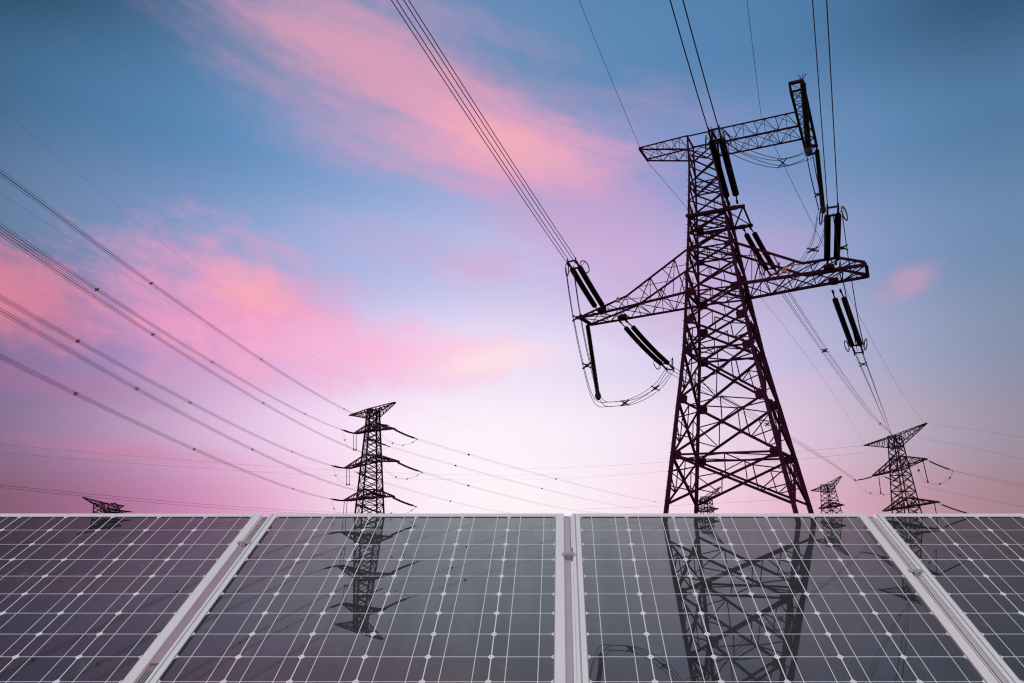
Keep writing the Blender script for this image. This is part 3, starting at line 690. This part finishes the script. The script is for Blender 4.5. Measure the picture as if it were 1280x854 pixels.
# far horizontal lines
GF = 'far thin wires low over the panels'
for a, b, mid, r, lb in (
  ((700, 593, 1700), (0, 555.5, 800), (206, 573.5), .09, 'upper of two faint near level wires at the lower left'),
  ((640, 600, 1700), (0, 566, 800), (309, 589), .09, 'lower of two faint near level wires at the lower left'),
  ((470, 640.5, 1000), (0, 606.5, 300), (220, 627.5), .07, 'upper dark wire passing over the low far pylon at the left'),
  ((460, 641.5, 1000), (0, 609.5, 300), (220, 631), .07, 'lower dark wire passing over the low far pylon at the left'),
  ((1158, 529.3, 512), (1300, 550, 330), (1225, 538.5), .04, 'thin wire running right from the right tip of the right pylon'),
  ((1191, 588.6, 535), (1300, 610, 360), (1240, 598), .06, 'upper wire of the pair running right from the right pylon\'s upper arm insulator'),
  ((1191, 588.6, 535), (1300, 613, 360), (1240, 600.5), .06, 'lower wire of the pair running right from the right pylon\'s upper arm insulator'),
  ((1146, 547, 560), (1300, 579, 420), (1220, 561), .05, 'faint wire running right from the body of the right pylon just under its top beam'),
  ((1151, 608, 580), (1300, 638, 420), (1225, 623), .06, 'faint wire sloping right low beside the right pylon, above the panels'),
  ((1080.8, 557, 556), (640, 586, 1400), (980, 566), .07, 'upper very faint wire running left behind the tallest pylon from the right pylon\'s tip'),
  ((1081, 566, 560), (660, 600, 1400), (980, 576), .07, 'second very faint wire running left behind the tallest pylon, lower than its twin'),
  ((1020, 622, 900), (740, 636, 1300), (880, 630), .10, 'faint wire between the two small distant pylons')):
    single('distant_wire', span(at(*a), at(*b), mid=mid, ext=.05, n=40), r, lb, 'wire', GF)

# ------------------------------------------------------------------ solar array
TILT = math.atan(268 / FOC) + PITCH
PD = 1.2546                                           # lens to panel plane
NRM = Vector((0, -math.sin(TILT), math.cos(TILT))); UPS = Vector((0, math.cos(TILT), math.sin(TILT)))
FOOT = Vector((0, 0, CAM_H)) - NRM * PD
FR = .027; TFR = .018; GW, GH = 6 * CELL_W, 20 * ROW_H
PW, PH = GW + 2 * FR, GH + FR + TFR; PITCHX = 1.0194
S_TOP = 2.134 + TFR; S_BOT = S_TOP - PH
SEAM0 = .029
def on_plane(t, s, n=0.): return FOOT + Vector((t, 0, 0)) + UPS * s + NRM * n
glass = MB(); glass.add([(0, 0, 0), (GW, 0, 0), (GW, GH, 0), (0, GH, 0)], [(0, 1, 2, 3)])
def bevel(o, w):
    b = o.modifiers.new('bevel', 'BEVEL'); b.width = w; b.segments = 2; b.limit_method = 'ANGLE'
    return o
labels = ['dark solar panel at the far left, left of the slanting seam under the slender pylon',
          'dark solar panel left of the middle seam, reflecting the slender pylon',
          'dark solar panel right of the middle seam, reflecting the tallest pylon',
          'dark solar panel in the lower right corner, right of the last slanting seam']
first = None
for k in range(4):
    xc = SEAM0 + PITCHX * (k - 1.5)
    if first is None:
        t = empty('solar_panel', on_plane(xc, S_BOT), labels[0], 'solar panel', 'solar panels in one tilted row')
        t.rotation_euler = (TILT, 0, 0)
        me_g = glass.build('glass_cell_sheet', M_CELL); me_g.parent = t; me_g.location = (-GW / 2, FR, 0)
        zt0, zt1 = -.006, .0025
        hx = PW / 2; kids = [me_g]
        def piece(name, lo, hi, mt=M_FRAME, bv=.0018):
            q = MB(); q.box(lo, hi); o = q.build(name, mt); o.parent = t
            if bv: bevel(o, bv)
            kids.append(o)
        piece('side_frame', (-hx, 0, zt0), (-hx + FR, PH, zt1)); piece('side_frame', (hx - FR, 0, zt0), (hx, PH, zt1))
        piece('end_frame', (-hx + FR + .0005, 0, zt0), (hx - FR - .0005, FR, zt1)); piece('end_frame', (-hx + FR + .0005, PH - TFR, zt0), (hx - FR - .0005, PH, zt1))
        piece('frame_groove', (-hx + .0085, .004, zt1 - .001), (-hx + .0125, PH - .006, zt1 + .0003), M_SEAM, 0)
        piece('sealing_bead', (-GW / 2 - .0004, FR, .0005), (-GW / 2 + .0014, FR + GH, .0018), M_GROOVE, 0)
        piece('sealing_bead', (GW / 2 - .0014, FR, .0005), (GW / 2 + .0004, FR + GH, .0018), M_GROOVE, 0)
        first = t
    else:
        t = first.copy(); COL.objects.link(t); t.location = on_plane(xc, S_BOT); t['label'] = labels[k]
        for c in kids:
            d = c.copy(); COL.objects.link(d); d.parent = t
# rails in the seams
seam_lab = ['slanting silver seam rail under the slender pylon, with a pinkish strip', 'upright middle seam rail with a small clamp near its top', 'slanting silver seam rail at the right, with a clamp under the right pylon']
for k in range(3):
    xc = SEAM0 + PITCHX * (k - 1)
    t = empty('mounting_rail', on_plane(xc, S_BOT), seam_lab[k], 'rail', 'rails between the solar panels'); t.rotation_euler = (TILT, 0, 0)
    def part(name, m, mt):
        o = m.build(name, mt); o.parent = t; bevel(o, .0008); return o
    def strip(name, x0, x1, y0, y1, z0, z1, mt):
        m = MB(); m.box((x0, y0, z0), (x1, y1, z1)); part(name, m, mt)
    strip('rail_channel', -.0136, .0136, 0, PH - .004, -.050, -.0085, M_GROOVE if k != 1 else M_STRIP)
    if k == 1:
        strip('lip', .0064, .0132, 0, PH - .275, -.0083, -.0012, M_FRAME); strip('lip', .0078, .0130, PH - .20, PH - .005, -.0083, -.0005, M_FRAME)
        strip('cover_strip', -.0132, .0062, PH - .235, PH - .006, -.0083, -.0040, M_STRIP); cl = PH - .245
    elif k == 0:
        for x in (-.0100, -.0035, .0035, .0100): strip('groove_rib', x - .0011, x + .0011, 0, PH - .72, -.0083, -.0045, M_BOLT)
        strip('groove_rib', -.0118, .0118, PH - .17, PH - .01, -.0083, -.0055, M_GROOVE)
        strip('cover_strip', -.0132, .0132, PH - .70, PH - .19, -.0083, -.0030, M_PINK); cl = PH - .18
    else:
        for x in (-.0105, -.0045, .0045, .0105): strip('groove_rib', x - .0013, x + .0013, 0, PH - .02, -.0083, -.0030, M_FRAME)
        cl = PH - .33
    m = MB(); m.box((-.020, cl - .007, .0032), (.020, cl + .007, .0058)); m.tube([(0, cl, .0058), (0, cl, .0085)], .0055, 6); m.box((-.006, cl - .011, -.0080), (.006, cl + .011, .0031))
    part('clamp', m, M_BOLT)
# rack that carries the row, standing in the shallow water under the lower half of the panels
x0, x1 = SEAM0 - 2 * PITCHX, SEAM0 + 2 * PITCHX
rk = empty('panel_rack', (SEAM0, on_plane(0, 1.0).y, 0), 'low grey steel rack under the row of solar panels, mostly hidden beneath them', 'rack')
m = MB(); a = on_plane(x0, 1.0, -.10); b = on_plane(x1, 1.0, -.10); m.bar(a, b, .07); a = on_plane(x0, .65, -.10); b = on_plane(x1, .65, -.10); m.bar(a, b, .06); m.build('purlin', M_GROOVE, rk)
for k in range(-1, 2):
    m = MB(); p = on_plane(SEAM0 + PITCHX * k * 1.0, .9, -.14); m.bar((p.x, p.y, -1.2), p, .08); m.bar(on_plane(p.x, .6, -.15), on_plane(p.x, 1.1, -.15), .06); m.build('post', M_GROOVE, rk)
